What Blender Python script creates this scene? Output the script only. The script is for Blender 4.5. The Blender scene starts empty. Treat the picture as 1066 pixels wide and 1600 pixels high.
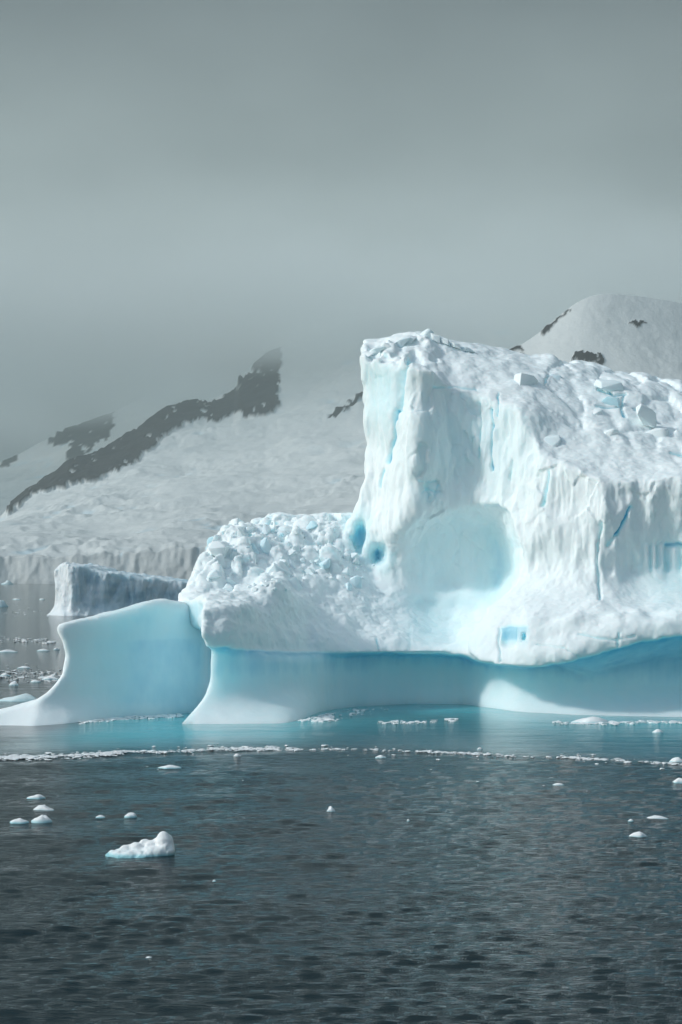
import bpy, math, random, time
import numpy as np
from mathutils import Vector, Matrix

# ------------------------------------------------------------------ camera, sky, sun, exposure
SC = bpy.context.scene
COL = SC.collection
F, CX, YH, H = 2537.0, 533.0, 893.0, 12.0      # focal length in photo pixels, centre column, horizon row, eye height in metres

cam_d = bpy.data.cameras.new('camera')
cam = bpy.data.objects.new('camera', cam_d)
COL.objects.link(cam)
cam_d.sensor_fit = 'VERTICAL'
cam_d.sensor_height = 36.0
cam_d.lens = 36.0 * F / 1600.0
cam_d.shift_y = -(800.0 - YH) / 1600.0
cam_d.clip_start = 0.5
cam_d.clip_end = 60000
cam.location = (0, 0, H)
cam.rotation_euler = (math.radians(90), 0, 0)
SC.camera = cam

SUN = Vector((-0.84, -0.22, 0.55)).normalized()  # points at the sun: off to the left, just in front of the berg
SUN_EL = math.asin(SUN.z)
SUN_ROT = math.atan2(SUN.x, SUN.y)

world = bpy.data.worlds.new('World')
SC.world = world
world.use_nodes = True
wn, wl = world.node_tree.nodes, world.node_tree.links
wn.clear()
w_out = wn.new('ShaderNodeOutputWorld')
w_bg = wn.new('ShaderNodeBackground')
w_bg.inputs['Strength'].default_value = 0.15
w_sky = wn.new('ShaderNodeTexSky')
w_sky.sky_type = 'NISHITA'
w_sky.sun_disc = False
w_sky.sun_elevation = SUN_EL
w_sky.sun_rotation = SUN_ROT
w_tc = wn.new('ShaderNodeTexCoord')
w_sep = wn.new('ShaderNodeSeparateXYZ')
wl.new(w_tc.outputs['Generated'], w_sep.inputs[0])
w_map = wn.new('ShaderNodeMapping')
w_map.inputs['Scale'].default_value = (1.0, 1.0, 1.7)
w_map.inputs['Location'].default_value = (0.35, 0.2, 0.1)
wl.new(w_tc.outputs['Generated'], w_map.inputs[0])
w_no = wn.new('ShaderNodeTexNoise')
w_no.inputs['Scale'].default_value = 3.4
w_no.inputs['Detail'].default_value = 3.5
w_no.inputs['Roughness'].default_value = 0.45
wl.new(w_map.outputs[0], w_no.inputs['Vector'])
w_el = wn.new('ShaderNodeValToRGB')               # an overcast that lightens from the dim cloud feet up and dims again higher
e = w_el.color_ramp
e.elements[0].position = 0.0
e.elements[0].color = (1.25, 1.49, 1.49, 1)
e.elements[1].position = 1.0
e.elements[1].color = (3.5, 4.2, 4.3, 1)
for p, c in ((0.08, (1.35, 1.62, 1.6)), (0.15, (1.85, 2.17, 2.13)), (0.21, (2.0, 2.34, 2.3)), (0.26, (1.75, 2.06, 2.04)), (0.34, (0.85, 1.02, 1.04)), (0.6, (1.05, 1.28, 1.34))):
    k = e.elements.new(p)
    k.color = (*c, 1)
wl.new(w_sep.outputs['Z'], w_el.inputs['Fac'])
w_mul = wn.new('ShaderNodeMixRGB')
w_mul.blend_type = 'MULTIPLY'
w_mul.inputs['Fac'].default_value = 1.0
w_cr = wn.new('ShaderNodeMapRange')
w_cr.inputs['From Min'].default_value = 0.3
w_cr.inputs['From Max'].default_value = 0.7
w_cr.inputs['To Min'].default_value = 0.68
w_cr.inputs['To Max'].default_value = 1.3
wl.new(w_no.outputs['Fac'], w_cr.inputs['Value'])
wl.new(w_el.outputs['Color'], w_mul.inputs['Color1'])
wl.new(w_cr.outputs[0], w_mul.inputs['Color2'])
w_mix = wn.new('ShaderNodeMixRGB')
w_dot = wn.new('ShaderNodeVectorMath')            # the cloud thins out sunward and behind the camera, opened there for fill light
w_dot.operation = 'DOT_PRODUCT'
w_dot.inputs[1].default_value = (-0.66, -0.72, 0.22)
wl.new(w_tc.outputs['Generated'], w_dot.inputs[0])
w_cov = wn.new('ShaderNodeMapRange')
w_cov.interpolation_type = 'SMOOTHSTEP'
w_cov.inputs['From Min'].default_value = -0.35
w_cov.inputs['From Max'].default_value = 0.7
w_cov.inputs['To Min'].default_value = 0.95
w_cov.inputs['To Max'].default_value = 0.05
wl.new(w_dot.outputs['Value'], w_cov.inputs['Value'])
wl.new(w_cov.outputs[0], w_mix.inputs['Fac'])
w_thin = wn.new('ShaderNodeMixRGB')               # thin high cloud takes the edge off the blue
w_thin.blend_type = 'MULTIPLY'
w_thin.inputs['Fac'].default_value = 1.0
w_thin.inputs['Color2'].default_value = (1.0, 1.03, 0.99, 1)
wl.new(w_sky.outputs['Color'], w_thin.inputs['Color1'])
wl.new(w_thin.outputs['Color'], w_mix.inputs['Color1'])
wl.new(w_mul.outputs['Color'], w_mix.inputs['Color2'])
wl.new(w_mix.outputs['Color'], w_bg.inputs['Color'])
wl.new(w_bg.outputs[0], w_out.inputs['Surface'])

sun_d = bpy.data.lights.new('sun', 'SUN')
sun_d.energy = 2.2
sun_d.angle = math.radians(5.0)
sun_d.color = (1.0, 0.99, 0.965)
sun = bpy.data.objects.new('sun', sun_d)
COL.objects.link(sun)
sun.rotation_euler = SUN.to_track_quat('Z', 'Y').to_euler()
sun.location = (-300, -100, 250)

SC.view_settings.view_transform = 'Standard'
SC.view_settings.look = 'None'
SC.view_settings.gamma = 1.0
SC.view_settings.exposure = 0.0
SC.view_settings.use_curve_mapping = False
SC.cycles.max_bounces = 8
SC.cycles.diffuse_bounces = 5
SC.cycles.glossy_bounces = 3
SC.cycles.volume_bounces = 4
SC.cycles.volume_step_rate = 1.0
SC.cycles.caustics_reflective = False
SC.cycles.caustics_refractive = False
SC.cycles.use_denoising = True

RNG = np.random.default_rng(7)
random.seed(7)

# ------------------------------------------------------------------ helpers
def P(px, v, Y):
    """The world point that stands Y metres off in the direction of photo pixel (px, v)."""
    return ((px - CX) / F * Y, Y, H + (YH - v) / F * Y)

def WY(v):
    return H * F / (v - YH)                        # how far off the water surface is at row v

def ss(a, b, x):
    t = np.clip((x - a) / (b - a), 0, 1)
    return t * t * (3 - 2 * t)

def smin(a, b, k):
    h = np.clip(0.5 + 0.5 * (b - a) / k, 0, 1)
    return b + (a - b) * h - k * h * (1 - h)

def smax(a, b, k):
    return -smin(-a, -b, k)

def _hash(ix, iy, iz, seed):
    h = (ix * 374761393 + iy * 668265263 + iz * 2147483647 + seed * 144665) & 0xffffffff
    h = ((h ^ (h >> 13)) * 1274126177) & 0xffffffff
    h = ((h ^ (h >> 16)) * 2246822519) & 0xffffffff
    return (h ^ (h >> 15)) & 0xffffffff

def vnoise(x, y, z, seed=0):
    """Gradient noise, about -1..1, vectorised."""
    x, y, z = np.broadcast_arrays(x, y, z)
    xi, yi, zi = np.floor(x), np.floor(y), np.floor(z)
    fx, fy, fz = x - xi, y - yi, z - zi
    xi, yi, zi = xi.astype(np.int64), yi.astype(np.int64), zi.astype(np.int64)
    u, v, w = (t * t * t * (t * (t * 6 - 15) + 10) for t in (fx, fy, fz))
    r = 0
    for dx in (0, 1):
        for dy in (0, 1):
            for dz in (0, 1):
                hh = _hash(xi + dx, yi + dy, zi + dz, seed)
                gx = (hh & 1023) / 511.5 - 1
                gy = ((hh >> 10) & 1023) / 511.5 - 1
                gz = ((hh >> 20) & 1023) / 511.5 - 1
                d = gx * (fx - dx) + gy * (fy - dy) + gz * (fz - dz)
                r = r + d * (u if dx else 1 - u) * (v if dy else 1 - v) * (w if dz else 1 - w)
    return r * 1.25

def fbm(x, y, z, octv=4, seed=0, gain=0.5):
    r, a = 0, 1.0
    for o in range(octv):
        r = r + a * vnoise(x, y, z, seed + o * 17)
        x, y, z, a = x * 2.03 + 11.3, y * 2.03 + 5.1, z * 2.03 + 7.7, a * gain
    return r

def ridged(x, y, z, octv=3, seed=0):
    r, a = 0, 1.0
    for o in range(octv):
        r = r + a * (1 - np.abs(vnoise(x, y, z, seed + o * 31)) * 2)
        x, y, z, a = x * 2.1 + 3.3, y * 2.1 + 9.1, z * 2.1 + 1.7, a * 0.5
    return r

def worley(x, y, z, seed=0):
    """Distance to the nearest and second nearest jittered cell centre, and a random number of the nearest cell."""
    xi, yi, zi = (np.floor(t).astype(np.int64) for t in (x, y, z))
    d1 = np.full(x.shape, 9.0)
    d2 = d1.copy()
    idn = np.zeros(x.shape)
    for dx in (-1, 0, 1):
        for dy in (-1, 0, 1):
            for dz in (-1, 0, 1):
                hh = _hash(xi + dx, yi + dy, zi + dz, seed)
                px = xi + dx + (hh & 1023) / 1023
                py = yi + dy + ((hh >> 10) & 1023) / 1023
                pz = zi + dz + ((hh >> 20) & 1023) / 1023
                d = np.sqrt((x - px) ** 2 + (y - py) ** 2 + (z - pz) ** 2)
                near = d < d1
                d2 = np.where(near, d1, np.minimum(d2, d))
                idn = np.where(near, (hh & 4095) / 4095, idn)
                d1 = np.minimum(d1, d)
    return d1, d2, idn

def tps(ctrl, reg=0.02):
    """Thin plate spline through rows (a, b, value)."""
    c = np.array(ctrl, float)
    n = len(c)
    def phi(r2):
        return 0.5 * r2 * np.log(r2 + 1e-9)
    d2 = ((c[:, None, :2] - c[None, :, :2]) ** 2).sum(-1)
    A = np.zeros((n + 3, n + 3))
    A[:n, :n] = phi(d2) + reg * np.eye(n)
    A[:n, n] = 1
    A[:n, n + 1:] = c[:, :2]
    A[n, :n] = 1
    A[n + 1:, :n] = c[:, :2].T
    w = np.linalg.solve(A, np.concatenate([c[:, 2], [0, 0, 0]]))
    def ev(a, b):
        r = w[n] + w[n + 1] * a + w[n + 2] * b
        for i in range(n):
            r = r + w[i] * phi((a - c[i, 0]) ** 2 + (b - c[i, 1]) ** 2)
        return r
    return ev

def surface_nets(f, org, h):
    """Quads of the level f = 0 (inside where f > 0) on a regular grid."""
    inside = f > 0
    def c(a, i, j, k):
        n = a.shape
        return a[i:n[0] - 1 + i, j:n[1] - 1 + j, k:n[2] - 1 + k]
    cnt = sum(c(inside, i, j, k).astype(np.int8) for i in (0, 1) for j in (0, 1) for k in (0, 1))
    act = (cnt > 0) & (cnt < 8)
    idx = np.full(act.shape, -1, np.int64)
    cells = np.argwhere(act)
    idx[act] = np.arange(len(cells))
    acc = np.zeros((len(cells), 3))
    num = np.zeros(len(cells))
    ci, cj, ck = cells.T
    corners = [(i, j, k) for i in (0, 1) for j in (0, 1) for k in (0, 1)]
    val = {q: f[ci + q[0], cj + q[1], ck + q[2]] for q in corners}
    for a in corners:
        for ax in range(3):
            if a[ax]:
                continue
            b = list(a)
            b[ax] = 1
            b = tuple(b)
            va, vb = val[a], val[b]
            x = (va > 0) != (vb > 0)
            t = np.where(x, va / np.where(x, va - vb, 1), 0)
            for d in range(3):
                acc[:, d] += np.where(x, a[d] + (t if d == ax else 0), 0)
            num += x
    V = (cells + acc / num[:, None]) * h + np.array(org)
    quads = []
    for ax in range(3):
        o1, o2 = (ax + 1) % 3, (ax + 2) % 3
        sl0 = [slice(1, -1)] * 3
        sl1 = [slice(1, -1)] * 3
        sl0[ax] = slice(0, -1)
        sl1[ax] = slice(1, None)
        A, B = inside[tuple(sl0)], inside[tuple(sl1)]
        e = np.argwhere(A != B)
        if not len(e):
            continue
        s = A[A != B]
        base = e + 1
        base[:, ax] -= 1
        def g(d1, d2):
            q = base.copy()
            q[:, o1] += d1
            q[:, o2] += d2
            return idx[q[:, 0], q[:, 1], q[:, 2]]
        q = np.stack([g(-1, -1), g(0, -1), g(0, 0), g(-1, 0)], 1)
        q = np.where(s[:, None], q, q[:, ::-1])
        quads.append(q)
    Q = np.concatenate(quads)
    Q = Q[(Q >= 0).all(1)]
    return V, Q

def mesh_np(name, V, Q, smooth=True):
    m = bpy.data.meshes.new(name)
    V = np.asarray(V, np.float32)
    Q = np.asarray(Q, np.int32)
    n, k = Q.shape
    m.vertices.add(len(V))
    m.vertices.foreach_set('co', V.ravel())
    m.loops.add(n * k)
    m.loops.foreach_set('vertex_index', Q.ravel())
    m.polygons.add(n)
    m.polygons.foreach_set('loop_start', np.arange(0, n * k, k, dtype=np.int32))
    m.polygons.foreach_set('use_smooth', np.full(n, smooth))
    m.update(calc_edges=True)
    return m

def fattr(m, name, data):
    a = m.attributes.new(name, 'FLOAT', 'POINT')
    a.data.foreach_set('value', np.asarray(data, np.float32))

def obj(name, me, mat=None, parent=None, **props):
    o = bpy.data.objects.new(name, me)
    COL.objects.link(o)
    if mat is not None and me is not None and not me.materials:
        me.materials.append(mat)
    if parent is not None:
        o.parent = parent
    for k, v in props.items():
        o[k] = v
    return o

def thing(name, label, cat, loc, group=None):
    o = bpy.data.objects.new(name, None)
    COL.objects.link(o)
    o.location = loc
    o['label'] = label
    o['category'] = cat
    if group:
        o['group'] = group
    return o

def smooth_subdiv(V, Q, levels=1):
    """Catmull-Clark by way of a throw-away object; returns numpy positions and quads."""
    m = mesh_np('temp', V, Q)
    o = bpy.data.objects.new('temp', m)
    COL.objects.link(o)
    s = o.modifiers.new('s', 'SUBSURF')
    s.levels = s.render_levels = levels
    dg = bpy.context.evaluated_depsgraph_get()
    me = bpy.data.meshes.new_from_object(o.evaluated_get(dg))
    nv = np.zeros(len(me.vertices) * 3, np.float32)
    me.vertices.foreach_get('co', nv)
    nq = np.zeros(len(me.loops), np.int32)
    me.loops.foreach_get('vertex_index', nq)
    bpy.data.objects.remove(o)
    bpy.data.meshes.remove(m)
    bpy.data.meshes.remove(me)
    return nv.reshape(-1, 3).astype(float), nq.reshape(-1, 4)

def vnormals(V, Q):
    a = V[Q[:, 2]] - V[Q[:, 0]]
    b = V[Q[:, 3]] - V[Q[:, 1]]
    n = np.cross(a, b)
    N = np.zeros_like(V)
    for k in range(4):
        for d in range(3):
            N[:, d] += np.bincount(Q[:, k], n[:, d], len(V))
    return N / (np.linalg.norm(N, axis=1, keepdims=True) + 1e-12)

# ------------------------------------------------------------------ materials
def new_mat(name):
    m = bpy.data.materials.new(name)
    m.use_nodes = True
    nt = m.node_tree
    return m, nt.nodes, nt.links, nt.nodes['Principled BSDF']

def noise_node(n, l, scale, detail=4, rough=0.55, vec=None, mscale=None):
    t = n.new('ShaderNodeTexNoise')
    t.inputs['Scale'].default_value = scale
    t.inputs['Detail'].default_value = detail
    t.inputs['Roughness'].default_value = rough
    if vec is not None:
        if mscale:
            mp = n.new('ShaderNodeMapping')
            mp.inputs['Scale'].default_value = mscale
            l.new(vec, mp.inputs[0])
            vec = mp.outputs[0]
        l.new(vec, t.inputs['Vector'])
    return t

def ice_material(name, snow, pale, deep, bump=0.11, scale=1.0, sss=0.85, depth=(0.12, 5.0)):
    """Snow to pale blue ice to deep blue ice, by the mesh attribute 'blue'."""
    m, n, l, b = new_mat(name)
    at = n.new('ShaderNodeAttribute')
    at.attribute_name = 'blue'
    geo = n.new('ShaderNodeTexCoord')
    vec = geo.outputs['Object']
    n1 = noise_node(n, l, 0.9 * scale, 5, 0.6, vec, (1, 1, 0.6))
    add = n.new('ShaderNodeMath')
    add.operation = 'MULTIPLY_ADD'
    sub = n.new('ShaderNodeMath')
    sub.operation = 'SUBTRACT'
    sub.inputs[1].default_value = 0.5
    l.new(n1.outputs['Fac'], sub.inputs[0])
    l.new(sub.outputs[0], add.inputs[0])
    add.inputs[1].default_value = 0.22
    l.new(at.outputs['Fac'], add.inputs[2])
    ramp = n.new('ShaderNodeValToRGB')
    r = ramp.color_ramp
    r.elements[0].position = 0.03
    r.elements[0].color = (*snow, 1)
    r.elements[1].position = 1.0
    r.elements[1].color = (*deep, 1)
    k = r.elements.new(0.55)
    k.color = (*pale, 1)
    l.new(add.outputs[0], ramp.inputs['Fac'])
    l.new(ramp.outputs['Color'], b.inputs['Base Color'])
    rr = n.new('ShaderNodeMapRange')
    rr.inputs['To Min'].default_value = 0.72
    rr.inputs['To Max'].default_value = 0.38
    l.new(at.outputs['Fac'], rr.inputs['Value'])
    l.new(rr.outputs[0], b.inputs['Roughness'])
    sw = n.new('ShaderNodeMapRange')
    sw.inputs['From Max'].default_value = 0.35
    sw.inputs['To Min'].default_value = sss * 0.4
    sw.inputs['To Max'].default_value = sss
    l.new(at.outputs['Fac'], sw.inputs['Value'])
    l.new(sw.outputs[0], b.inputs['Subsurface Weight'])
    b.inputs['Subsurface Radius'].default_value = (0.75, 1.0, 1.05)
    sc = n.new('ShaderNodeMapRange')               # light runs a few metres through clear ice, a hand's breadth through snow
    sc.inputs['To Min'].default_value = depth[0]
    sc.inputs['To Max'].default_value = depth[1]
    l.new(at.outputs['Fac'], sc.inputs['Value'])
    l.new(sc.outputs[0], b.inputs['Subsurface Scale'])
    b.inputs['Specular IOR Level'].default_value = 0.25
    n2 = noise_node(n, l, 2.8 * scale, 9, 0.66, vec, (1, 1, 0.6))
    bp = n.new('ShaderNodeBump')
    bs = n.new('ShaderNodeMapRange')
    bs.inputs['To Min'].default_value = bump
    bs.inputs['To Max'].default_value = bump * 0.25
    l.new(at.outputs['Fac'], bs.inputs['Value'])
    l.new(bs.outputs[0], bp.inputs['Strength'])
    bp.inputs['Distance'].default_value = 0.35 / scale
    l.new(n2.outputs['Fac'], bp.inputs['Height'])
    l.new(bp.outputs[0], b.inputs['Normal'])
    return m

M_ICE = ice_material('berg_ice', (0.84, 0.92, 0.93), (0.66, 0.88, 0.93), (0.12, 0.50, 0.66))
M_BLOCK = ice_material('block_ice', (0.84, 0.92, 0.93), (0.55, 0.79, 0.86), (0.12, 0.50, 0.66), 0.2, 1.5, 0.6, (0.06, 0.5))
M_FAR_ICE = ice_material('far_berg_ice', (0.80, 0.87, 0.89), (0.52, 0.68, 0.75), (0.25, 0.45, 0.55), 0.4, 0.25, 0.7, (0.5, 5.0))
M_FLOE = ice_material('floe_ice', (0.85, 0.88, 0.88), (0.45, 0.70, 0.74), (0.10, 0.45, 0.52), 0.3, 3.0, 0.5, (0.03, 0.3))

# ------------------------------------------------------------------ the iceberg, carved as a solid in metres
def interp(x, tab):
    t = np.array(tab, float)
    return np.interp(x, t[:, 0], t[:, 1])

def smooth1(a, sig):
    r = int(3 * sig) + 1
    k = np.exp(-0.5 * (np.arange(-r, r + 1) / sig) ** 2)
    k /= k.sum()
    return np.convolve(np.pad(a, r, mode='edge'), k, mode='valid')

GH = 0.25                                          # grid step
GX = np.arange(-37, 47, GH)
GY = np.arange(124, 184, GH)
GZ = np.arange(-2.5, 37, GH)

# lower tier: where the water line, the wave-cut wall and the overhanging lip run (x, y), and how high the lip is (x, z)
FOOT = [(-40, 129), (-12.6, 127.8), (-4.4, 128.0), (-3.2, 131.5), (-1.6, 140), (1.6, 144.6), (6.3, 147.3), (11.3, 147.0), (12.4, 144.2), (13.4, 142.6), (15, 138.9), (20, 135.7), (28.6, 133.8), (36, 137), (42, 142), (47, 155)]
WALL = [(-40, 131), (-10.5, 130.6), (-7, 132.2), (-3.5, 136.5), (-0.5, 142.2), (3.5, 145.9), (7.5, 147.6), (10.8, 147.6), (12.0, 145.6), (13.2, 143.6), (16, 141.0), (20, 139.4), (28, 138.6), (36, 140), (42, 146), (47, 158)]
LIP = [(-40, 129), (-10.9, 129.2), (-8.5, 130.6), (-6, 135.5), (-3, 139.7), (3, 142), (8, 143), (10.6, 142), (11.9, 138.5), (15.7, 134.2), (19.2, 133.1), (24.5, 133), (28.6, 133), (36, 134), (42, 139), (47, 152)]
ZLIP = [(-40, 6.1), (-10.8, 6.15), (-8.5, 5.85), (-6, 5.45), (-3, 5.15), (3, 5.0), (8, 4.9), (11, 4.75), (12, 4.3), (15.7, 4.15), (19.2, 4.75), (24.5, 6.3), (28, 6.8), (47, 7)]
gfoot = smooth1(interp(GX, FOOT), 2.0)
gwall = smooth1(interp(GX, WALL), 4)
glip = smooth1(interp(GX, LIP), 2.0)
gzl = smooth1(interp(GX, ZLIP), 2.0)
gzl = gzl + 0.13 * vnoise(GX * 0.9, 0.5, 0.5, 3) + 0.07 * vnoise(GX * 2.6, 0.5, 0.5, 4)

HB = tps([(P(*q)[0], P(*q)[1], P(*q)[2]) for q in (
    (330, 953, 130), (400, 962, 133), (440, 985, 136), (480, 1000, 139), (520, 985, 142), (600, 990, 143.5), (700, 1000, 144.5),
    (300, 930, 138), (380, 925, 142), (480, 935, 143.5), (540, 918, 147), (600, 930, 148), (680, 935, 151), (740, 950, 149),
    (725, 1000, 140), (760, 960, 141), (800, 920, 144), (310, 862, 146), (350, 846, 148), (420, 843, 150), (490, 818, 153),
    (540, 812, 155), (580, 900, 149), (500, 880, 149), (400, 900, 144.5), (330, 905, 143), (640, 960, 146.5), (250, 935, 145),
    (1066, 930, 140), (950, 930, 141), (300, 880, 160), (450, 850, 165), (800, 850, 165), (1066, 850, 165), (460, 930, 139.5), (420, 935, 138))], 0.5)

# the cliffs: how far off the face stands for a place (x, z)
YR = tps([(P(*q)[0], P(*q)[2], P(*q)[1]) for q in (
    (565, 556, 152.5), (568, 650, 152.3), (577, 740, 151.6), (552, 815, 151.5), (600, 600, 150.5), (605, 700, 150), (600, 780, 149.6),
    (600, 900, 150), (585, 870, 150.5), (540, 880, 152), (655, 570, 147.2), (652, 650, 146.6), (648, 720, 146), (643, 780, 146.2), (630, 850, 147), (612, 920, 149),
    (700, 610, 149.0), (720, 700, 148.6), (690, 760, 147.6), (740, 765, 148.0), (762, 640, 148.4), (800, 640, 146.5), (832, 645, 145.2), (842, 700, 143.6),
    (790, 760, 145.6), (830, 780, 142.9), (820, 850, 142.2), (815, 905, 142.6), (720, 850, 147.6), (720, 920, 149.0), (770, 850, 145.2),
    (870, 725, 141.8), (935, 752, 139.6), (943, 800, 139.0), (936, 880, 139.2), (885, 880, 140.6), (885, 800, 140.8), (1000, 760, 139.8),
    (1066, 760, 139.3), (1000, 850, 139.8), (1066, 850, 140.2), (1000, 915, 139.8), (1066, 915, 139.0), (930, 925, 138.6), (850, 925, 139.8),
    (850, 975, 135.4), (950, 975, 134.9), (1040, 975, 134.4), (786, 1000, 136.5), (765, 970, 139), (738, 1000, 139.5), (830, 1033, 134.6), (900, 1025, 133.9), (1000, 1000, 133.4),
    (1066, 985, 133.2), (1200, 760, 141), (1200, 900, 141), (1200, 985, 135), (1300, 800, 150), (1300, 950, 148), (1066, 590, 141), (900, 560, 145), (1250, 600, 147))], 0.04)

HC = tps([P(*q) for q in (
    (660, 572, 148), (565, 558, 153), (600, 545, 154.5), (640, 533, 155.5), (670, 525, 156.5), (720, 547, 156.5), (790, 562, 157), (860, 561, 160), (960, 577, 162),
    (1066, 601, 162), (700, 604, 149.6), (740, 607, 150), (800, 627, 148), (835, 642, 146.3), (850, 684, 145), (872, 716, 142.6), (900, 662, 147.5),
    (937, 738, 141), (1000, 742, 141), (1066, 736, 141), (960, 690, 145.5), (1000, 625, 153), (1040, 690, 147.5), (900, 610, 153), (820, 590, 152.5), (760, 580, 152.5), (1066, 650, 151.5),
    (1200, 740, 142), (1200, 620, 160), (600, 560, 172), (800, 580, 176), (1066, 620, 176), (1250, 650, 176))], 0.15)

XLC = [(7, -1.0), (10, -0.6), (13, -0.2), (14.6, 0.2), (16.6, 0.95), (18.5, 1.6), (21, 2.45), (24, 2.5), (27, 2.15), (30, 1.95), (32.5, 1.8), (36, 1.9)]
XLD = [(0, 12.6), (4.2, 12.2), (5, 11.0), (6.1, 10.8), (7.2, 11.2), (8.3, 12.4), (9.5, 14.3), (10.5, 16.2), (12, 19)]
XLB = [(-3, -14), (0, -12.55), (0.5, -12.1), (1.2, -11.5), (2.2, -10.85), (3.2, -10.6), (4.5, -10.55), (5.8, -10.5), (6.1, -10.95), (7.5, -11.0), (9, -11.2), (11, -11.6), (14, -12.2), (16, -13)]
XLA = [(-3, -38), (0, -33), (0.3, -30), (0.8, -27.4), (1.6, -24.6), (2.3, -23.5), (2.9, -23.0), (3.7, -22.5), (5.2, -22.25), (6.4, -22.5), (7.75, -23.2), (10, -23.8)]
HA = [(-24, 7.4), (-23.2, 7.65), (-21.4, 8.1), (-19.2, 8.55), (-17.3, 9.2), (-15.8, 9.65), (-15, 9.6), (-14.1, 9.4), (-12.9, 9.2), (-11, 7.6), (-5, 6)]

def wall_fin(x):
    return 130.2 + np.maximum(x + 22.4, -1.5) * 0.80 + 0.25 * np.sin(x * 0.9)

def carve():
    f4 = np.float32
    X = GX[:, None, None].astype(f4)
    Y = GY[None, :, None].astype(f4)
    Z = GZ[None, None, :].astype(f4)
    x2, z2 = GX[:, None], GZ[None, :]
    zl = gzl[:, None]
    # lower tier
    hw = np.minimum(2.9, zl - 1.2) + 0 * z2
    t = np.clip(1 - z2 / hw, 0, 1)
    yb = gwall[:, None] + (gfoot - gwall)[:, None] * t ** 2.1 + np.minimum(z2, 0) * 0.9
    k = ss(-0.55, 0.0, z2 - zl)
    slope = interp(GX, [(-40, .3), (-9, .3), (-5, .5), (-2, .9), (4, 1.4), (12, 1.2), (14, .4), (47, .4)])[:, None]
    up = np.maximum(z2 - zl, 0)
    lip = glip[:, None] + slope * up - 0.45 * np.sin(np.clip(up / 2.2, 0, 1) * np.pi)
    yb = yb * (1 - k) + lip * k
    hb = HB(GX[:, None], GY[None, :])
    lump = fbm(GX[:, None] * 0.35, GY[None, :] * 0.35, 0.3, 3, 5)
    w1, w2, wi = worley(*np.broadcast_arrays(GX[:, None] * 0.62, GY[None, :] * 0.5, np.float64(0.5)), seed=9)
    rubble = ss(-1.5, 1.0, hb - 10.9) * ss(6.5, 3.0, GX)[:, None]
    hb = hb + 0.45 * lump + rubble * ((wi - 0.4) * 1.5 + (w2 - w1) * 0.8)
    hb = np.minimum(hb, 17.5)
    hb = np.minimum(hb, 10.0 + 2.3 * np.maximum(GX[:, None] + 13.9, 0) + 1.0 * lump + 30 * ss(138, 132, GY)[None, :])   # the rubble thins out to the left
    hb2 = hb[:, :, None].astype(f4)
    xlb = interp(GZ, XLB)[None, None, :].astype(f4) - (ss(134, 141, GY)[:, None] * ss(6.4, 7.6, GZ)[None, :])[None].astype(f4) * f4(2.9)
    fB = smin((Y - yb[:, None, :].astype(f4)) * f4(0.8), (hb2 - Z) * f4(0.85), f4(0.5))
    fB = smin(fB, X - xlb, f4(0.25))
    fB = smin(fB, 168 - Y - 0.012 * (X - 5) ** 2, f4(2))
    # fin
    xa = interp(GZ, XLA)[None, :]
    ya = wall_fin(x2) - 2.6 * np.clip(1 - z2 / 2.4, 0, 1) ** 2 * ss(-17.5, -22, x2) - 0.25 * np.clip(1 - z2 / 1.0, 0, 1) + np.minimum(z2, 0) * 0.9
    corner = np.clip(-20.6 - x2, 0, 9)
    ya = ya + 0.13 * corner ** 2 * ss(3.0, 5, z2)
    ha = interp(GX, HA)[:, None] + 0.16 * vnoise(GX[:, None] * 0.7, GY[None, :] * 0.3, 0.1, 21)
    yrel = GY[None, :] - wall_fin(x2)
    ha2 = ha - 0.10 * np.clip(1.3 - yrel, 0, 2) - 0.16 * np.maximum(yrel - 2.0, 0)
    fA = smin((Y - ya[:, None, :].astype(f4)) * f4(0.78), (ha2[:, :, None].astype(f4) - Z), f4(0.45))
    fA = smin(fA, (X - xa[:, None, :].astype(f4)) * f4(0.85), f4(0.6))
    fA = smin(fA, (wall_fin(x2)[:, :, None] + 7.5 + 0.15 * (X + 22) - Y).astype(f4), f4(1.5))
    fA = smin(fA, f4(-8.0) - X, f4(0.8))
    # cliffs and bench share one face
    yr = YR(x2, z2)
    flute = fbm(x2 * 0.9, 0.5, z2 * 0.16, 3, 41)
    yr = yr + 0.45 * flute * ss(10.5, 13, z2)
    hc = HC(GX[:, None], GY[None, :])
    crest = ss(160, 154, GY)[None, :] * ss(12.5, 7.5, GX)[:, None]
    hc = hc + 0.28 * fbm(GX[:, None] * 0.4, GY[None, :] * 0.3, 0.7, 3, 61) + crest * 0.8 * fbm(GX[:, None] * 0.8, GY[None, :] * 0.4, 0.2, 2, 71)
    w1, w2, wi = worley(*np.broadcast_arrays(GX[:, None] * 0.36, GY[None, :] * 0.26, np.float64(0.2)), seed=33)
    blocks = ss(17.5, 21, GX)[:, None] * ss(143, 147, GY)[None, :]
    hc = hc + blocks * ((wi - 0.5) * 0.7 + np.minimum(w2 - w1, 0.3) * 0.7 - 0.2)
    # jutting slabs along the left brow
    hc = hc + 0.9 * crest * np.round(2.0 * vnoise(GX[:, None] * 0.55 + 3, GY[None, :] * 0.22, 0.4, 73)) / 2.0
    fC = smin((Y - yr[:, None, :].astype(f4)) * f4(0.9), (hc[:, :, None].astype(f4) - Z) * f4(0.85), f4(0.45))
    xlc = interp(GZ, XLC) + 0.35 * vnoise(GZ * 0.5, 0.5, 0.5, 91) + 0.15 * vnoise(GZ * 1.6, 0.5, 0.5, 92)
    fC = smin(fC, X - xlc[None, None, :].astype(f4) - 0.05 * (Y - 152), f4(0.35))
    fC = smin(fC, Z - f4(8.6), f4(0.3))
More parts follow.
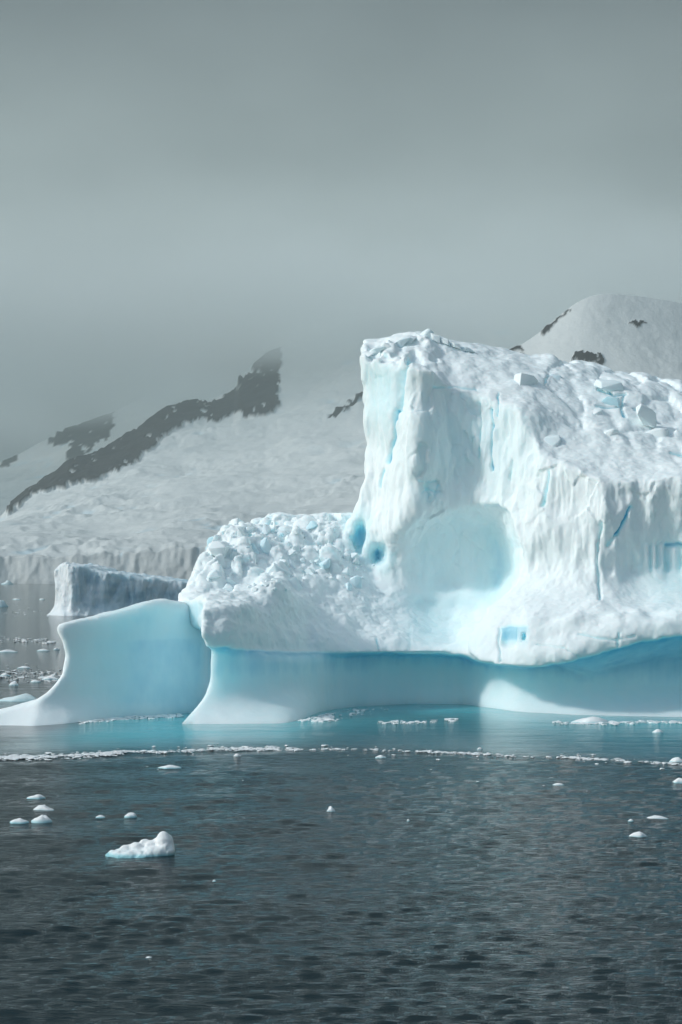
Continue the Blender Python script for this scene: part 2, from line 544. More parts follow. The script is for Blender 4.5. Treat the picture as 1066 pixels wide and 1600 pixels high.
    fC = smin(fC, 176 - Y - 0.012 * (X - 18) ** 2, f4(2))
    # bench
    xd = interp(GZ, XLD)
    und = gzl[:, None] - 0.42 * np.maximum(GY[None, :] - glip[:, None] - 0.4, 0) * ss(17, 22, GX)[:, None] + 0.12 * fbm(GX[:, None] * .7, GY[None, :] * .7, 0.3, 2, 19)
    fD = smin((Y - yr[:, None, :].astype(f4)) * f4(0.9), f4(11.6) - Z, f4(0.5))
    fD = smin(fD, X - xd[None, None, :].astype(f4) - 0.18 * (Y - 139), f4(0.7))
    fD = smin(fD, (Z - und[:, :, None].astype(f4)) * f4(0.9), f4(0.12))
    fD = smin(fD, 160 - Y, f4(1))
    f = smax(fB, fD, f4(0.35))
    f = smax(f, fC, f4(0.9))
    f = smin(f, 45 - X - 0.02 * (Y - 150) ** 2, f4(3))
    # the scooped alcove and two small caves at the foot of the tower
    wob = fbm(x2 * 0.33, 0.5, z2 * 0.33, 3, 131)[:, None, :].astype(f4)
    wob2 = fbm(x2 * 0.33, 3.5, z2 * 0.33, 3, 137)[:, None, :].astype(f4)
    def ell(c, r):
        a = f4(0.08 * min(r) + 0.14)
        q = ((X + a * wob - f4(c[0])) / f4(r[0])) ** 2 + ((Y - f4(c[1])) / f4(r[1])) ** 2 + ((Z + a * wob2 - f4(c[2])) / f4(r[2])) ** 2
        return (np.sqrt(q) - 1) * f4(min(r))
    kk_ = (f4(0.22) + f4(4.2) * ss(13.5, 7.5, GX)[:, None, None].astype(f4)) * (0.4 + 0.6 * ss(17.5, 14.5, GZ)[None, None, :].astype(f4))
    f = smin(f, ell((12.1, 145.2, 13.3), (4.5, 5.2, 5.2)), kk_)
    f = smin(f, ell((9.0, 145.6, 11.8), (4.6, 3.9, 4.2)), f4(3.0))
    cx, cy, cz = P(592, 866, 150)
    f = smin(f, ell((cx, cy - 0.3, cz), (0.95, 2.4, 1.15)), f4(0.2))
    cx, cy, cz = P(562, 838, 151.4)
    f = smin(f, ell((cx, cy, cz), (0.85, 1.8, 1.7)), f4(0.2))
    # broken window facets in the bench
    for (a, v0, v1, b, yy, dd) in ((784, 979, 1011, 806, 136.2, 1.1), (812, 987, 1004, 823, 135.8, 0.9)):
        x0, _, z1 = P(a, v0, yy)
        x1, _, z0 = P(b, v1, yy)
        sk = f4(0.25) * wob + f4(0.16) * (Z - f4(z0)) + f4(0.25) * (Y - f4(yy))
        box = np.maximum(np.maximum(f4(x0) - X + sk, X - sk - f4(x1)), np.maximum(np.maximum(f4(z0) - Z, Z - f4(z1)), Y - f4(yy + dd) + f4(0.55) * (X - f4(x0)) + f4(0.3) * (f4(z1) - Z)))
        f = smin(f, box, f4(0.12))
    # lumpiness of the whole, near the surface only
    m = np.abs(f) < 1.6
    ii, jj, kk = np.nonzero(m)
    xx, yy, zz = GX[ii], GY[jj], GZ[kk]
    n = fbm(xx * 0.42, yy * 0.42, zz * 0.34, 3, 101) * 0.27
    calm = ss(0.6, -0.6, zz - gzl[ii]) * 0.8 + 0
    calm = np.maximum(calm, ss(-11.5, -13, xx) * ss(9, 8, zz) * 0.85)
    alc = ((xx - 11) / 5.6) ** 2 + ((zz - 12) / 5.6) ** 2
    calm = np.maximum(calm, ss(1.2, 0.7, alc) * 0.35)
    f[m] += (n * (1 - calm)).astype(f4)
    fA[np.abs(fA) < 0.8] += 0.0
    return f, fA

T0 = time.time()
F_BODY, F_FIN = carve()
BV, BQ = surface_nets(F_BODY, (GX[0], GY[0], GZ[0]), GH)
print('carve', time.time() - T0, len(BV), len(BQ))
BV, BQ = smooth_subdiv(BV, BQ, 1)
FV, FQ = surface_nets(F_FIN, (GX[0], GY[0], GZ[0]), GH)
FV, FQ = smooth_subdiv(FV, FQ, 1)
del F_BODY, F_FIN
print('subdiv', time.time() - T0, len(BV), len(BQ))
BN = vnormals(BV, BQ)

def px_of(V):
    return CX + V[:, 0] / V[:, 1] * F, YH - (V[:, 2] - H) / V[:, 1] * F

def seg_dist(px, v, pts):
    d = np.full(px.shape, 1e9)
    for (a, b), (c, e2) in zip(pts[:-1], pts[1:]):
        L2 = (c - a) ** 2 + (e2 - b) ** 2 + 1e-9
        t = np.clip(((px - a) * (c - a) + (v - b) * (e2 - b)) / L2, 0, 1)
        d = np.minimum(d, np.hypot(px - a - t * (c - a), v - b - t * (e2 - b)))
    return d

def gauss(px, v, c, s):
    return np.exp(-0.5 * (((px - c[0]) / s[0]) ** 2 + ((v - c[1]) / s[1]) ** 2))

def detail(V, N):
    """Fine carving along the normals, and how blue (dense, clear the ice is at each place."""
    x, y, z = V.T
    zl = np.interp(x, GX, gzl)
    lipy = np.interp(x, GX, glip)
    wally = np.interp(x, GX, gwall)
    finy = wall_fin(x)
    px, v = px_of(V)                               # places on the face are named by where they were surveyed from
    front = ss(172, 160, y)
    notch = ss(0.12, -0.25, z - zl) * ss(-11.8, -11.0, x)
    fin = ss(-11.2, -12.2, x) * ss(9.9, 9.0, z) * ss(2.2, 0.9, y - finy)
    alc = ss(1.25, 0.35, ((x - 11.2) / 5.3) ** 2 + ((z - 12.6) / 5.4) ** 2) * ss(0.2, 1.2, y - 144.0)
    steep = ss(0.75, 0.35, N[:, 2])
    cliff = steep * ss(10.0, 12.0, z)
    smoothness = np.clip(notch + fin * 0.95 + alc * 0.4, 0, 1)
    d = 0.07 * fbm(x * 0.8, y * 0.8, z * 0.6, 4, 201, 0.42) + 0.03 * ridged(x * 1.7, y * 1.7, z * 1.0, 3, 205) - 0.03
    d = d * (1 - 0.88 * smoothness)
    d = d + smoothness * (0.035 * vnoise(x * .9, y * .9, z * .5, 207) + 0.012 * vnoise(x * 3, y * 3, z * .9, 208) + 0.02 * np.sin(z * 3.1 + 0.5 * np.sin(x * .4)) * ss(7, 4, z))
    # vertical flutes on the cliffs
    fl = ridged(x * 0.6 + 0.1 * z, y * 0.5, z * 0.10, 2, 211) - 0.7
    d = d + 0.20 * fl * cliff * (1 - 0.5 * ss(16, 20, x)) * ss(-0.5, 0.3, vnoise(x * .12, y * .12, z * .12, 213)) * (1 - 0.8 * smoothness)
    d = d + 0.07 * (ridged(x * 1.7, y * 1.5, z * 0.28, 3, 215) - 0.8) * cliff * (1 - smoothness)
    # brittle chips with hard edges
    w1, w2, wi = worley(x * 0.55 + 0.3 * vnoise(x, y, z, 219), y * 0.55, z * 0.30, 221)
    d = d + (wi - 0.5) * 0.38 * cliff * (1 - smoothness) * ss(-0.1, 0.35, vnoise(x * .16, y * .16, z * .16, 223))
    terr = ss(5.2, 6.2, z) * ss(11.5, 10, z) * ss(9, 4, x) * (x > -12)
    d = d + terr * (0.16 * fbm(x * .7, y * .7, z * .7, 4, 227) + 0.05 * (ridged(x * 2.0, y * 2.0, z * 2.4, 3, 229) - 0.8))
    # windblown snow texture on the benches
    flat = ss(0.45, 0.8, N[:, 2]) * (z > 4)
    d = d + flat * 0.035 * ridged(x * 1.4, y * 2.4, z * 2.0, 3, 231)
    # broken ice rubble
    rub = ss(11.0, 12.3, z) * ss(18.3, 16.8, z) * ss(2.0, 0.3, x)
    w1, w2, wi = worley(x * 1.0, y * 1.0, z * 1.0, 241)
    d = d + rub * ((wi - 0.5) * 0.28 + (w2 - w1) * 0.2 - 0.06)
    # drip-cut icicle fringe on the right cliff
    fr = ss(846, 856, v) * ss(900, 880, v) * ss(1000, 1015, px) * (x > 20)
    d = d + fr * 0.22 * np.sin(x * 7.5 + np.sin(x * 2.1) * 1.5)
    blue = notch * (0.38 + 0.10 * vnoise(x * 1.1, y * 1.1, z * .12, 255) + 0.04 * vnoise(x * 3.3, y * 3.3, z * .2, 257) + 0.26 * ss(1.5, 4.5, z) + 0.22 * ss(-0.9, 0.0, z - zl) + 0.10 * ss(13, 20, x))
    blue = blue * (1 - 0.55 * ss(-5.0, -9.0, x) * ss(3.2, 0.4, z)) * (1 - 0.6 * ss(2.5, 0.2, z) * ss(10, 14, x))  # blue faded at the foot where sunlight falls, painted into the colour
    fb = fin * (0.55 + 0.05 * ss(6.4, 6.2, z + 0.03 * np.sin(x)) + 0.05 * vnoise(x * .3, .5, z * .6, 251))
    blue = np.maximum(blue, fb * ss(-23.2, -16.5, x))
    blue = np.maximum(blue, alc * (0.28 + 0.36 * ss(11.5, 15, x)))  # bluer to the right: the shade of that side is painted in
    ramp = np.exp(-((x - 8.6) / 3.2) ** 2) * ss(4.7, 5.6, z) * ss(11.5, 9.0, z)
    blue = np.maximum(blue, 0.36 * ramp)
    blue = np.maximum(blue, 0.45 * gauss(px, v, (1050, 890), (50, 45)) * (x > 18))
    blue = np.maximum(blue, 0.30 * gauss(px, v, (740, 690), (75, 70)) * cliff)
    blue = np.maximum(blue, 0.40 * gauss(px, v, (672, 765), (18, 16)) * (x > 3))
    blue = np.maximum(blue, 0.45 * gauss(px, v, (600, 610), (26, 60)) * (x < 8) * cliff)
    blue = np.maximum(blue, rub * 0.5 * ss(0.15, 0.5, vnoise(x * .8, y * .8, z * .8, 261)))
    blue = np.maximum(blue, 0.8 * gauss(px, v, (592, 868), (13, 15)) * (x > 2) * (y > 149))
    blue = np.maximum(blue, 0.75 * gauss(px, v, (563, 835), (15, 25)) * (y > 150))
    wpx = px + 2.5 * vnoise(x * 1.6, y, z * 1.6, 281)
    wv = v + 4.0 * vnoise(x * 1.3, y, z * 1.3, 283)
    blue = np.maximum(blue, 0.78 * ss(780, 785, wpx) * ss(830, 822, wpx) * ss(1016, 994, wv) * ss(974, 981, wv) * (x > 10) * np.where(px < 808, 1, 0.85))
    # seams of clear blue ice, cut into the face
    n_a = 3.0 * vnoise(x * .8, y * .8, z * .8, 271) + 1.5 * vnoise(x * 2.3, y * 2.3, z * 2.3, 272)
    n_b = 2.0 * vnoise(x, y, z, 273)
    n_c = 0.75 + 0.6 * vnoise(x * 1.1, y * 1.1, z * 1.1, 275)
    for pts, wd, dep, bl in SEAMS:
        q = seg_dist(px + n_a, v + n_b, pts)
        wd = wd * n_c
        wd = np.maximum(wd, 0.5)
        k = np.exp(-(q / wd) ** 2) * (y < 168) * (x > -2)
        d = d - dep * k
        blue = np.maximum(blue, bl * np.exp(-(q / (wd * 1.15)) ** 2) * (x > -2))
    return d * front, np.clip(blue * front, 0, 1)

SEAMS = [
    ([(768, 640), (772, 670), (767, 700), (769, 735)], 2.2, 0.40, 0.85),
    ([(750, 630), (752, 668), (749, 715)], 2.0, 0.25, 0.55),
    ([(779, 615), (777, 650)], 2.0, 0.3, 0.8),
    ([(987, 792), (974, 815), (963, 836)], 2.8, 0.45, 1.0),
    ([(963, 836), (950, 852)], 4.0, 0.3, 0.5),
    ([(936, 608), (958, 617), (978, 616)], 2.6, 0.5, 0.95),
    ([(932, 634), (952, 637), (972, 636), (976, 650)], 2.2, 0.5, 0.95),
    ([(974, 618), (972, 636)], 1.8, 0.35, 0.6),
    ([(992, 640), (1015, 642)], 1.8, 0.3, 0.8),
    ([(1048, 708), (1075, 712)], 3.0, 0.3, 0.6),
    ([(640, 563), (629, 580), (624, 640)], 6.0, 0.45, 0.62),
    ([(620, 640), (614, 690), (607, 722)], 3.2, 0.55, 0.88),
    ([(600, 735), (596, 760)], 2.4, 0.3, 0.7),
    ([(654, 750), (668, 754), (681, 751)], 2.6, 0.2, 0.5),
    ([(659, 771), (668, 764), (690, 768)], 2.2, 0.2, 0.6),
    ([(672, 785), (680, 776), (686, 758)], 2.0, 0.2, 0.5),
    ([(857, 735), (853, 765), (849, 790)], 2.8, 0.3, 0.6),
    ([(800, 720), (797, 750)], 2.4, 0.2, 0.35),
    ([(940, 815), (934, 870), (937, 935)], 2.6, 0.35, 0.35),
    ([(680, 606), (715, 604), (745, 608)], 2.0, 0.25, 0.5),
    ([(1045, 852), (1060, 850), (1075, 856)], 5.0, 0.3, 0.8),
    ([(779, 982), (778, 1005), (783, 1034)], 1.8, 0.3, 0.45),
    ([(968, 990), (964, 1012)], 1.8, 0.25, 0.55),
    ([(905, 990), (930, 996), (962, 1000), (995, 993)], 1.6, 0.2, 0.4),
    ([(840, 1006), (880, 1012), (905, 1026)], 1.6, 0.15, 0.25),
    ([(588, 1000), (592, 1017)], 2.5, 0.2, 0.6),
    ([(640, 975), (641, 1012)], 3.5, 0.05, 0.35),
    ([(232, 955), (222, 975), (214, 992)], 3.0, 0.0, 0.6),
    ([(857, 587), (852, 602)], 2.0, 0.25, 0.5),
]
BD, BBLUE = detail(BV, BN)
BV = BV + BN * BD[:, None]
BN = vnormals(BV, BQ)
FN = vnormals(FV, FQ)
FD, FBLUE = detail(FV, FN)
FV = FV + FN * FD[:, None]
print('detail', time.time() - T0)

BERG_AT = np.array([8.0, 150.0, 0.0])
berg = thing('iceberg', 'huge white iceberg with tall fluted tower, blue wave-cut notch and low pale-blue fin', 'iceberg', BERG_AT)
me = mesh_np('body', BV - BERG_AT, BQ)
fattr(me, 'blue', BBLUE)
obj('body', me, M_ICE, berg)
me = mesh_np('fin', FV - BERG_AT, FQ)
fattr(me, 'blue', FBLUE)
obj('fin', me, M_ICE, berg, label='low pale-blue fin with a thin snowy rim')

# blocks of broken ice lying on the berg
import bmesh
def block_mesh(seed, rounding=0.16, squash=(1, 1, 1)):
    r = random.Random(seed)
    bm = bmesh.new()
    for _ in range(13):
        p = [r.uniform(-1, 1) for _ in range(3)]
        m = max(abs(c) for c in p)
        m = m * 0.6 + 0.4 * math.sqrt(sum(c * c for c in p))
        bm.verts.new([c / m * r.uniform(0.42, 0.56) * q for c, q in zip(p, squash)])
    res = bmesh.ops.convex_hull(bm, input=bm.verts[:])
    bmesh.ops.delete(bm, geom=list({g for g in res['geom_interior'] + res['geom_unused'] if isinstance(g, bmesh.types.BMVert)}), context='VERTS')
    bmesh.ops.dissolve_limit(bm, angle_limit=0.25, verts=bm.verts[:], edges=bm.edges[:])
    bmesh.ops.bevel(bm, geom=bm.edges[:], offset=rounding * 0.5, segments=2, affect='EDGES', profile=0.6, clamp_overlap=True)
    bmesh.ops.triangulate(bm, faces=[f for f in bm.faces if len(f.verts) > 4])
    me = bpy.data.meshes.new('ice_block')
    bm.to_mesh(me)
    bm.free()
    me.polygons.foreach_set('use_smooth', [True] * len(me.polygons))
    me.set_sharp_from_angle(angle=0.6)
    fattr(me, 'blue', np.full(len(me.vertices), r.choice((0.0, 0.03, 0.06, 0.12, 0.3, 0.48))))
    me.materials.append(M_BLOCK)
    return me

BLOCKS = [block_mesh(100 + i, 0.2 + 0.07 * (i % 4), (1, 0.9, 0.8)) for i in range(14)]
SLABS = [block_mesh(200 + i, 0.07, (1.0, 0.7, 0.28)) for i in range(5)]
BPX, BPV = px_of(BV)
def scatter(name, meshes, n, box, size, seed, sink=0.12, tilt=3.1, minz=-0.2, extra=None, gap=0.55):
    r = random.Random(seed)
    m = (BPX > box[0]) & (BPX < box[1]) & (BPV > box[2]) & (BPV < box[3]) & (BN[:, 2] > minz) & (BV[:, 1] < 166)
    if extra is not None:
        m &= extra
    idx = np.nonzero(m)[0]
    done = []
    tries = 0
    while len(done) < n and tries < n * 30:
        tries += 1
        i = idx[r.randrange(len(idx))]
        s = size[0] + (size[1] - size[0]) * r.random() ** 2.8
        c = BV[i] + BN[i] * (0.2 * s) - np.array([0, 0, sink * s])
        if any((c[0] - q[0]) ** 2 + (c[1] - q[1]) ** 2 + (c[2] - q[2]) ** 2 < (gap * (s + q[3])) ** 2 for q in done):
            continue
        done.append((*c, s))
        o = obj(name, r.choice(meshes), None, berg)
        o.location = Vector(c - BERG_AT)
        o.rotation_euler = (r.uniform(-tilt, tilt) * .5, r.uniform(-tilt, tilt) * .5, r.uniform(0, 6.28))
        o.scale = [s * r.uniform(0.8, 1.2) for _ in range(3)]
    return done

scatter('ice_block', BLOCKS, 250, (300, 606, 812, 925), (0.25, 1.9), 1, extra=(BV[:, 2] > 10.5) & (BV[:, 2] < 16.8) & (BPX < 604 - 0.95 * (900 - BPV)) & (BPX > 322), gap=0.27, sink=0.38)
scatter('ice_block', BLOCKS, 7, (850, 1066, 585, 680), (1.8, 3.6), 2, sink=0.5, tilt=0.6, extra=BV[:, 2] > 22)
def slab(px, v, Y, s, rot):
    o = obj('ice_slab', SLABS[int(px) % 5], None, berg)
    o.location = Vector(P(px, v - 4, Y)) - Vector(BERG_AT)
    o.scale = s
    o.rotation_euler = rot
for q in ((576, 557, 153.2, (1.6, 2.4, 2.2), (0.1, -0.2, 0.5)), (588, 552, 153.6, (1.7, 2.4, 2.8), (0.1, -0.45, 0.2)), (602, 546, 154, (1.8, 2.4, 3.0), (0.2, -0.6, -0.1)), (615, 545, 154.6, (1.5, 2.2, 2.6), (0, -0.35, 0.5)),
          (628, 539, 155, (1.9, 2.4, 3.2), (0.1, -0.5, 0.1)), (642, 535, 155.8, (1.7, 2.4, 3.4), (0.2, -0.7, -0.3)), (656, 533, 156, (1.6, 2.2, 3.0), (0.1, -0.3, 0.6)), (668, 529, 156.4, (1.5, 2.0, 5.0), (0, 0.75, 0.2)),
          (682, 534, 156.4, (1.9, 2.4, 3.0), (0.1, 0.5, 0)), (697, 539, 156.4, (1.8, 2.4, 2.6), (0, 0.45, -0.2)), (712, 545, 156.4, (1.7, 2.4, 2.2), (0.1, 0.35, 0.2)), (728, 551, 156.6, (1.6, 2.4, 2.0), (0.1, 0.3, 0.4))):
    slab(*q)
def one_block(mesh, px, v, Y, s, rot, label=None):
    o = obj('ice_block', mesh, None, berg)
    o.location = Vector(P(px, v, Y)) - Vector(BERG_AT)
    o.scale = s
    o.rotation_euler = rot
    if label:
        o['label'] = label
one_block(BLOCKS[3], 432, 898, 145.0, (2.3, 2.0, 3.0), (0.2, 0.5, 0.4), 'large pointed ice block')
one_block(BLOCKS[5], 340, 862, 146.0, (2.7, 2.5, 2.4), (0.3, 0.1, 1.2), 'large rounded ice block')
one_block(BLOCKS[8], 358, 912, 143.4, (1.5, 1.4, 1.3), (0.1, 0.4, 2.2))
one_block(BLOCKS[6], 490, 824, 152.5, (1.8, 1.6, 1.5), (0.5, 0.3, 0.2))
one_block(BLOCKS[1], 822, 598, 151.5, (2.4, 2.0, 2.2), (0.2, 0.3, 0.6))
one_block(BLOCKS[9], 955, 606, 154.0, (3.2, 2.5, 2.0), (0.1, 0.2, 0.5))
one_block(BLOCKS[2], 1012, 650, 149.0, (2.6, 2.4, 2.2), (0.3, 0.5, 1.0))
print('blocks', time.time() - T0)

# ------------------------------------------------------------------ far mountains, glacier and hill
def rock_snow(name, snow, rock, bump_scale):
    m, n, l, b = new_mat(name)
    at = n.new('ShaderNodeAttribute')
    at.attribute_name = 'rock'
    ab = n.new('ShaderNodeAttribute')
    ab.attribute_name = 'blue'
    tc = n.new('ShaderNodeTexCoord')
    vec = tc.outputs['Object']
    n1 = noise_node(n, l, 0.05, 8, 0.65, vec)
    rk = n.new('ShaderNodeMixRGB')
    rk.inputs['Color1'].default_value = (*[c * 0.7 for c in rock], 1)
    rk.inputs['Color2'].default_value = (*[c * 1.5 for c in rock], 1)
    l.new(n1.outputs['Fac'], rk.inputs['Fac'])
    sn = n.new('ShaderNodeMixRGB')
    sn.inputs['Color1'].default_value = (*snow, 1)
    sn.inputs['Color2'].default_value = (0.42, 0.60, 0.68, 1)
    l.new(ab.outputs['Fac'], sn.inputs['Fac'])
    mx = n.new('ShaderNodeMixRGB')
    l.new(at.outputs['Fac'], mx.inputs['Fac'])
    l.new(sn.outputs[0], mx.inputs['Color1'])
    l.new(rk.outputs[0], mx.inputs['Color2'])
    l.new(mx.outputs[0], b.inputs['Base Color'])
    b.inputs['Roughness'].default_value = 0.85
    b.inputs['Specular IOR Level'].default_value = 0.15
    n2 = noise_node(n, l, bump_scale, 8, 0.62, vec)
    bp = n.new('ShaderNodeBump')
    bp.inputs['Strength'].default_value = 0.32
    bp.inputs['Distance'].default_value = 0.35 / bump_scale
    l.new(n2.outputs['Fac'], bp.inputs['Height'])
    l.new(bp.outputs[0], b.inputs['Normal'])
    return m

M_MTN = rock_snow('glacier_snow_and_rock', (0.58, 0.62, 0.615), (0.030, 0.031, 0.031), 0.035)  # snow darkened to stand in for cloud shadow

def in_poly(px, v, poly):
    r = np.zeros(px.shape, bool)
    for (x0, y0), (x1, y1) in zip(poly, poly[1:] + poly[:1]):
        c = (y0 > v) != (y1 > v)
        xx = x0 + (v - y0) * (x1 - x0) / (y1 - y0 + 1e-9)
        r ^= c & (px < xx)
    return r

def soft_poly(px, v, poly, n1, n2, amp):
    return in_poly(px + n1 * amp, v + n2 * amp, poly).astype(float)

def terrain(name, cols, rows_t, front_y, front_top, sky, sky_y, ease, rough, rocks, label, seed, cliff=3.0, soft=0):
    """A snow slope that climbs from an ice cliff at the water to its skyline."""
    A, T = np.meshgrid(cols, rows_t)
    vt = interp(A, sky)
    if soft:
        ks = np.exp(-0.5 * (np.arange(-40, 41) / soft) ** 2)
        vt = vt * 0 + np.convolve(np.pad(vt[0], 40, mode='edge'), ks / ks.sum(), mode='valid')[None, :]
    yt = interp(A, sky_y)
    f0 = interp(A, front_top) + 7.0 * fbm(A * 0.045, 0.5, 0.5, 4, seed + 1) * ss(0.06, 0.0, T)
    yf = front_y + 14.0 * np.clip(1 + T, 0, 1)
    nc = T < 0                                      # rows below zero run down the ice cliff
    tt = np.clip(T, 0, 1)
    Y = yf + (yt - yf) * tt
    kern = np.exp(-0.5 * (np.arange(-90, 91) / 30.0) ** 2)
    vs = np.convolve(np.pad(vt[0], 90, mode='edge'), kern / kern.sum(), mode='valid')[None, :]
    ys = np.convolve(np.pad(yt[0], 90, mode='edge'), kern / kern.sum(), mode='valid')[None, :]
    V = f0 + (vs + (vt - vs) * ss(0.6, 1.0, tt) - f0) * (tt ** ease)
    over = np.clip(T - 1, 0, 1)                     # rows past one run down the far side
    Y = Y + over * 900
    V = V + over * 120
    Z = H + (YH - V) / F * Y
    Z = np.where(nc, Z * (1 + T), Z)
    Z = np.where(T <= -0.999, -2.0, Z)
    X = (A - CX) / F * Y
    amp = rough * (0.35 + 0.65 * ss(0, 0.06, tt)) * (1 - 0.55 * ss(0.75, 1.0, tt))
    n = fbm(X / 210, Y / 210, 0.3, 5, seed + 3, 0.5)
    cre = ridged(X / 60 + 0.4 * n, Y / 120 + Z / 60, 0.5, 3, seed + 5) - 0.9
    patch = ss(-0.15, 0.4, fbm(X / 330, Y / 420, 0.9, 2, seed + 9))
    fine = ridged(X / 24 + n, Y / 70, Z / 40, 3, seed + 6) - 0.9
    dz = amp * (1.5 * n + 0.55 * cre * patch + 0.18 * fine * ss(-.3, .3, fbm(X / 160, Y / 300, 0.1, 2, seed + 8)))
    blue = np.clip(0.55 * ss(0.15, 0.6, -cre) * patch + 0.0, 0, 1) * ss(0.0, 0.1, tt)
    rock = np.zeros_like(A)
    n1 = fbm(A * 0.11, V * 0.11, 0.2, 4, seed + 11)
    n2 = fbm(A * 0.11 + 40, V * 0.11, 0.7, 4, seed + 13)
    for poly in rocks:
        rock = np.maximum(rock, soft_poly(A, V, poly, n1, n2, 6.0))
    spk = fbm(A * 0.09, V * 0.16, 0.4, 3, seed + 15)
    rock = rock * ss(0.62, 0.52, spk)
    rr = ridged(X / 90, Y / 90, Z / 60, 4, seed + 17) - 0.8
    dz = dz * (1 - 0.5 * rock) + rock * rough * (0.35 + 0.45 * rr)
    Z = np.where(nc, Z, Z + dz)
    # columns and clefts of the ice cliff
    cl = ridged(X / 22, Z / 60, 0.5, 4, seed + 21) - 0.8
    front = ss(0.05, 0.0, tt)
    Y = Y - front * cliff * cl - front * 1.5 * cliff * fbm(X / 70, 0.5, Z / 90, 3, seed + 23)
    blue = np.maximum(blue, front * 0.5 * ss(0.1, 0.6, -cl))
    nv = np.stack([X, Y, Z], -1).reshape(-1, 3)
    r, c = A.shape
    i = (np.arange(r - 1)[:, None] * c + np.arange(c - 1)[None, :]).ravel()
    me = mesh_np(name, nv, np.stack([i, i + 1, i + c + 1, i + c], 1))
    fattr(me, 'rock', rock.ravel())
    fattr(me, 'blue', blue.ravel())
    return obj(name, me, M_MTN, kind='structure', label=label)

ROWS = np.concatenate([np.linspace(-1, -0.04, 16), np.linspace(0, 1, 230) ** 1.15, [1.1, 1.3, 1.6, 2.0]])
RIB = [(10, 803), (14, 786), (56, 755), (107, 720), (169, 696), (225, 660), (253, 640), (298, 626), (338, 630), (366, 610), (374, 590), (394, 586), (397, 560), (420, 545), (442, 545), (437, 585),
       (434, 619), (437, 633), (414, 651), (383, 651), (366, 642), (338, 662), (304, 656), (270, 670), (236, 701), (194, 736), (152, 751), (107, 758), (56, 769)]
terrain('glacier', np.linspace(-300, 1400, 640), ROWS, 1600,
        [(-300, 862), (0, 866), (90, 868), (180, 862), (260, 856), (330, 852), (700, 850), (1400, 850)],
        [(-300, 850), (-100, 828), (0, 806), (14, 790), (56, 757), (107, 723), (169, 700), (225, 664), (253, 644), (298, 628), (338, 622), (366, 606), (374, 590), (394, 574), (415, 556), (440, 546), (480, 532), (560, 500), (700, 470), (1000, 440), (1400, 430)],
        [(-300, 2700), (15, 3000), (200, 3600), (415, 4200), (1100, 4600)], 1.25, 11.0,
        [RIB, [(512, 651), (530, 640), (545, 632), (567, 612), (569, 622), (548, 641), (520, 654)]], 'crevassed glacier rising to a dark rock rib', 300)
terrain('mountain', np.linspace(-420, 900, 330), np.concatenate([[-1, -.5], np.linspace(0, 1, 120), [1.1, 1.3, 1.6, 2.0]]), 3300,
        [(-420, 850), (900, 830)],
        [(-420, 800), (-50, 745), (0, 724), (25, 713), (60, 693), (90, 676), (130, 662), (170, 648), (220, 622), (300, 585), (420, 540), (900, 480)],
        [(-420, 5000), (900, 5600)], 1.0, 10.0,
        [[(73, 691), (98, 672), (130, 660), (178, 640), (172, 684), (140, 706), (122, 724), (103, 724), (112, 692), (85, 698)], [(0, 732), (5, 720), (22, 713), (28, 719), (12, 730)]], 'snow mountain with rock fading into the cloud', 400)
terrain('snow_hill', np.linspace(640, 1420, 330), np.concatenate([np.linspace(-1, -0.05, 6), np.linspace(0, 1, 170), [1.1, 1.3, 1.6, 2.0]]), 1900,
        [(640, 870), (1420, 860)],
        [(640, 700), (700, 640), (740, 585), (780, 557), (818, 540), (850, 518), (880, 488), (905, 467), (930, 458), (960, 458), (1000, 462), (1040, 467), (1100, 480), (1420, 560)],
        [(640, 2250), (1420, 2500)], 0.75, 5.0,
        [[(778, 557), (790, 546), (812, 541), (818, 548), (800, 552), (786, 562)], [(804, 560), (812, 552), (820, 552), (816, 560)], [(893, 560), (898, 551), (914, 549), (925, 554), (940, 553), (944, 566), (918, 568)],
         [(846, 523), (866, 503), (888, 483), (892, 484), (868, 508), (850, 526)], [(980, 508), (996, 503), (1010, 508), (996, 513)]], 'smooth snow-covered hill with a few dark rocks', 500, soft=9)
print('terrain', time.time() - T0)

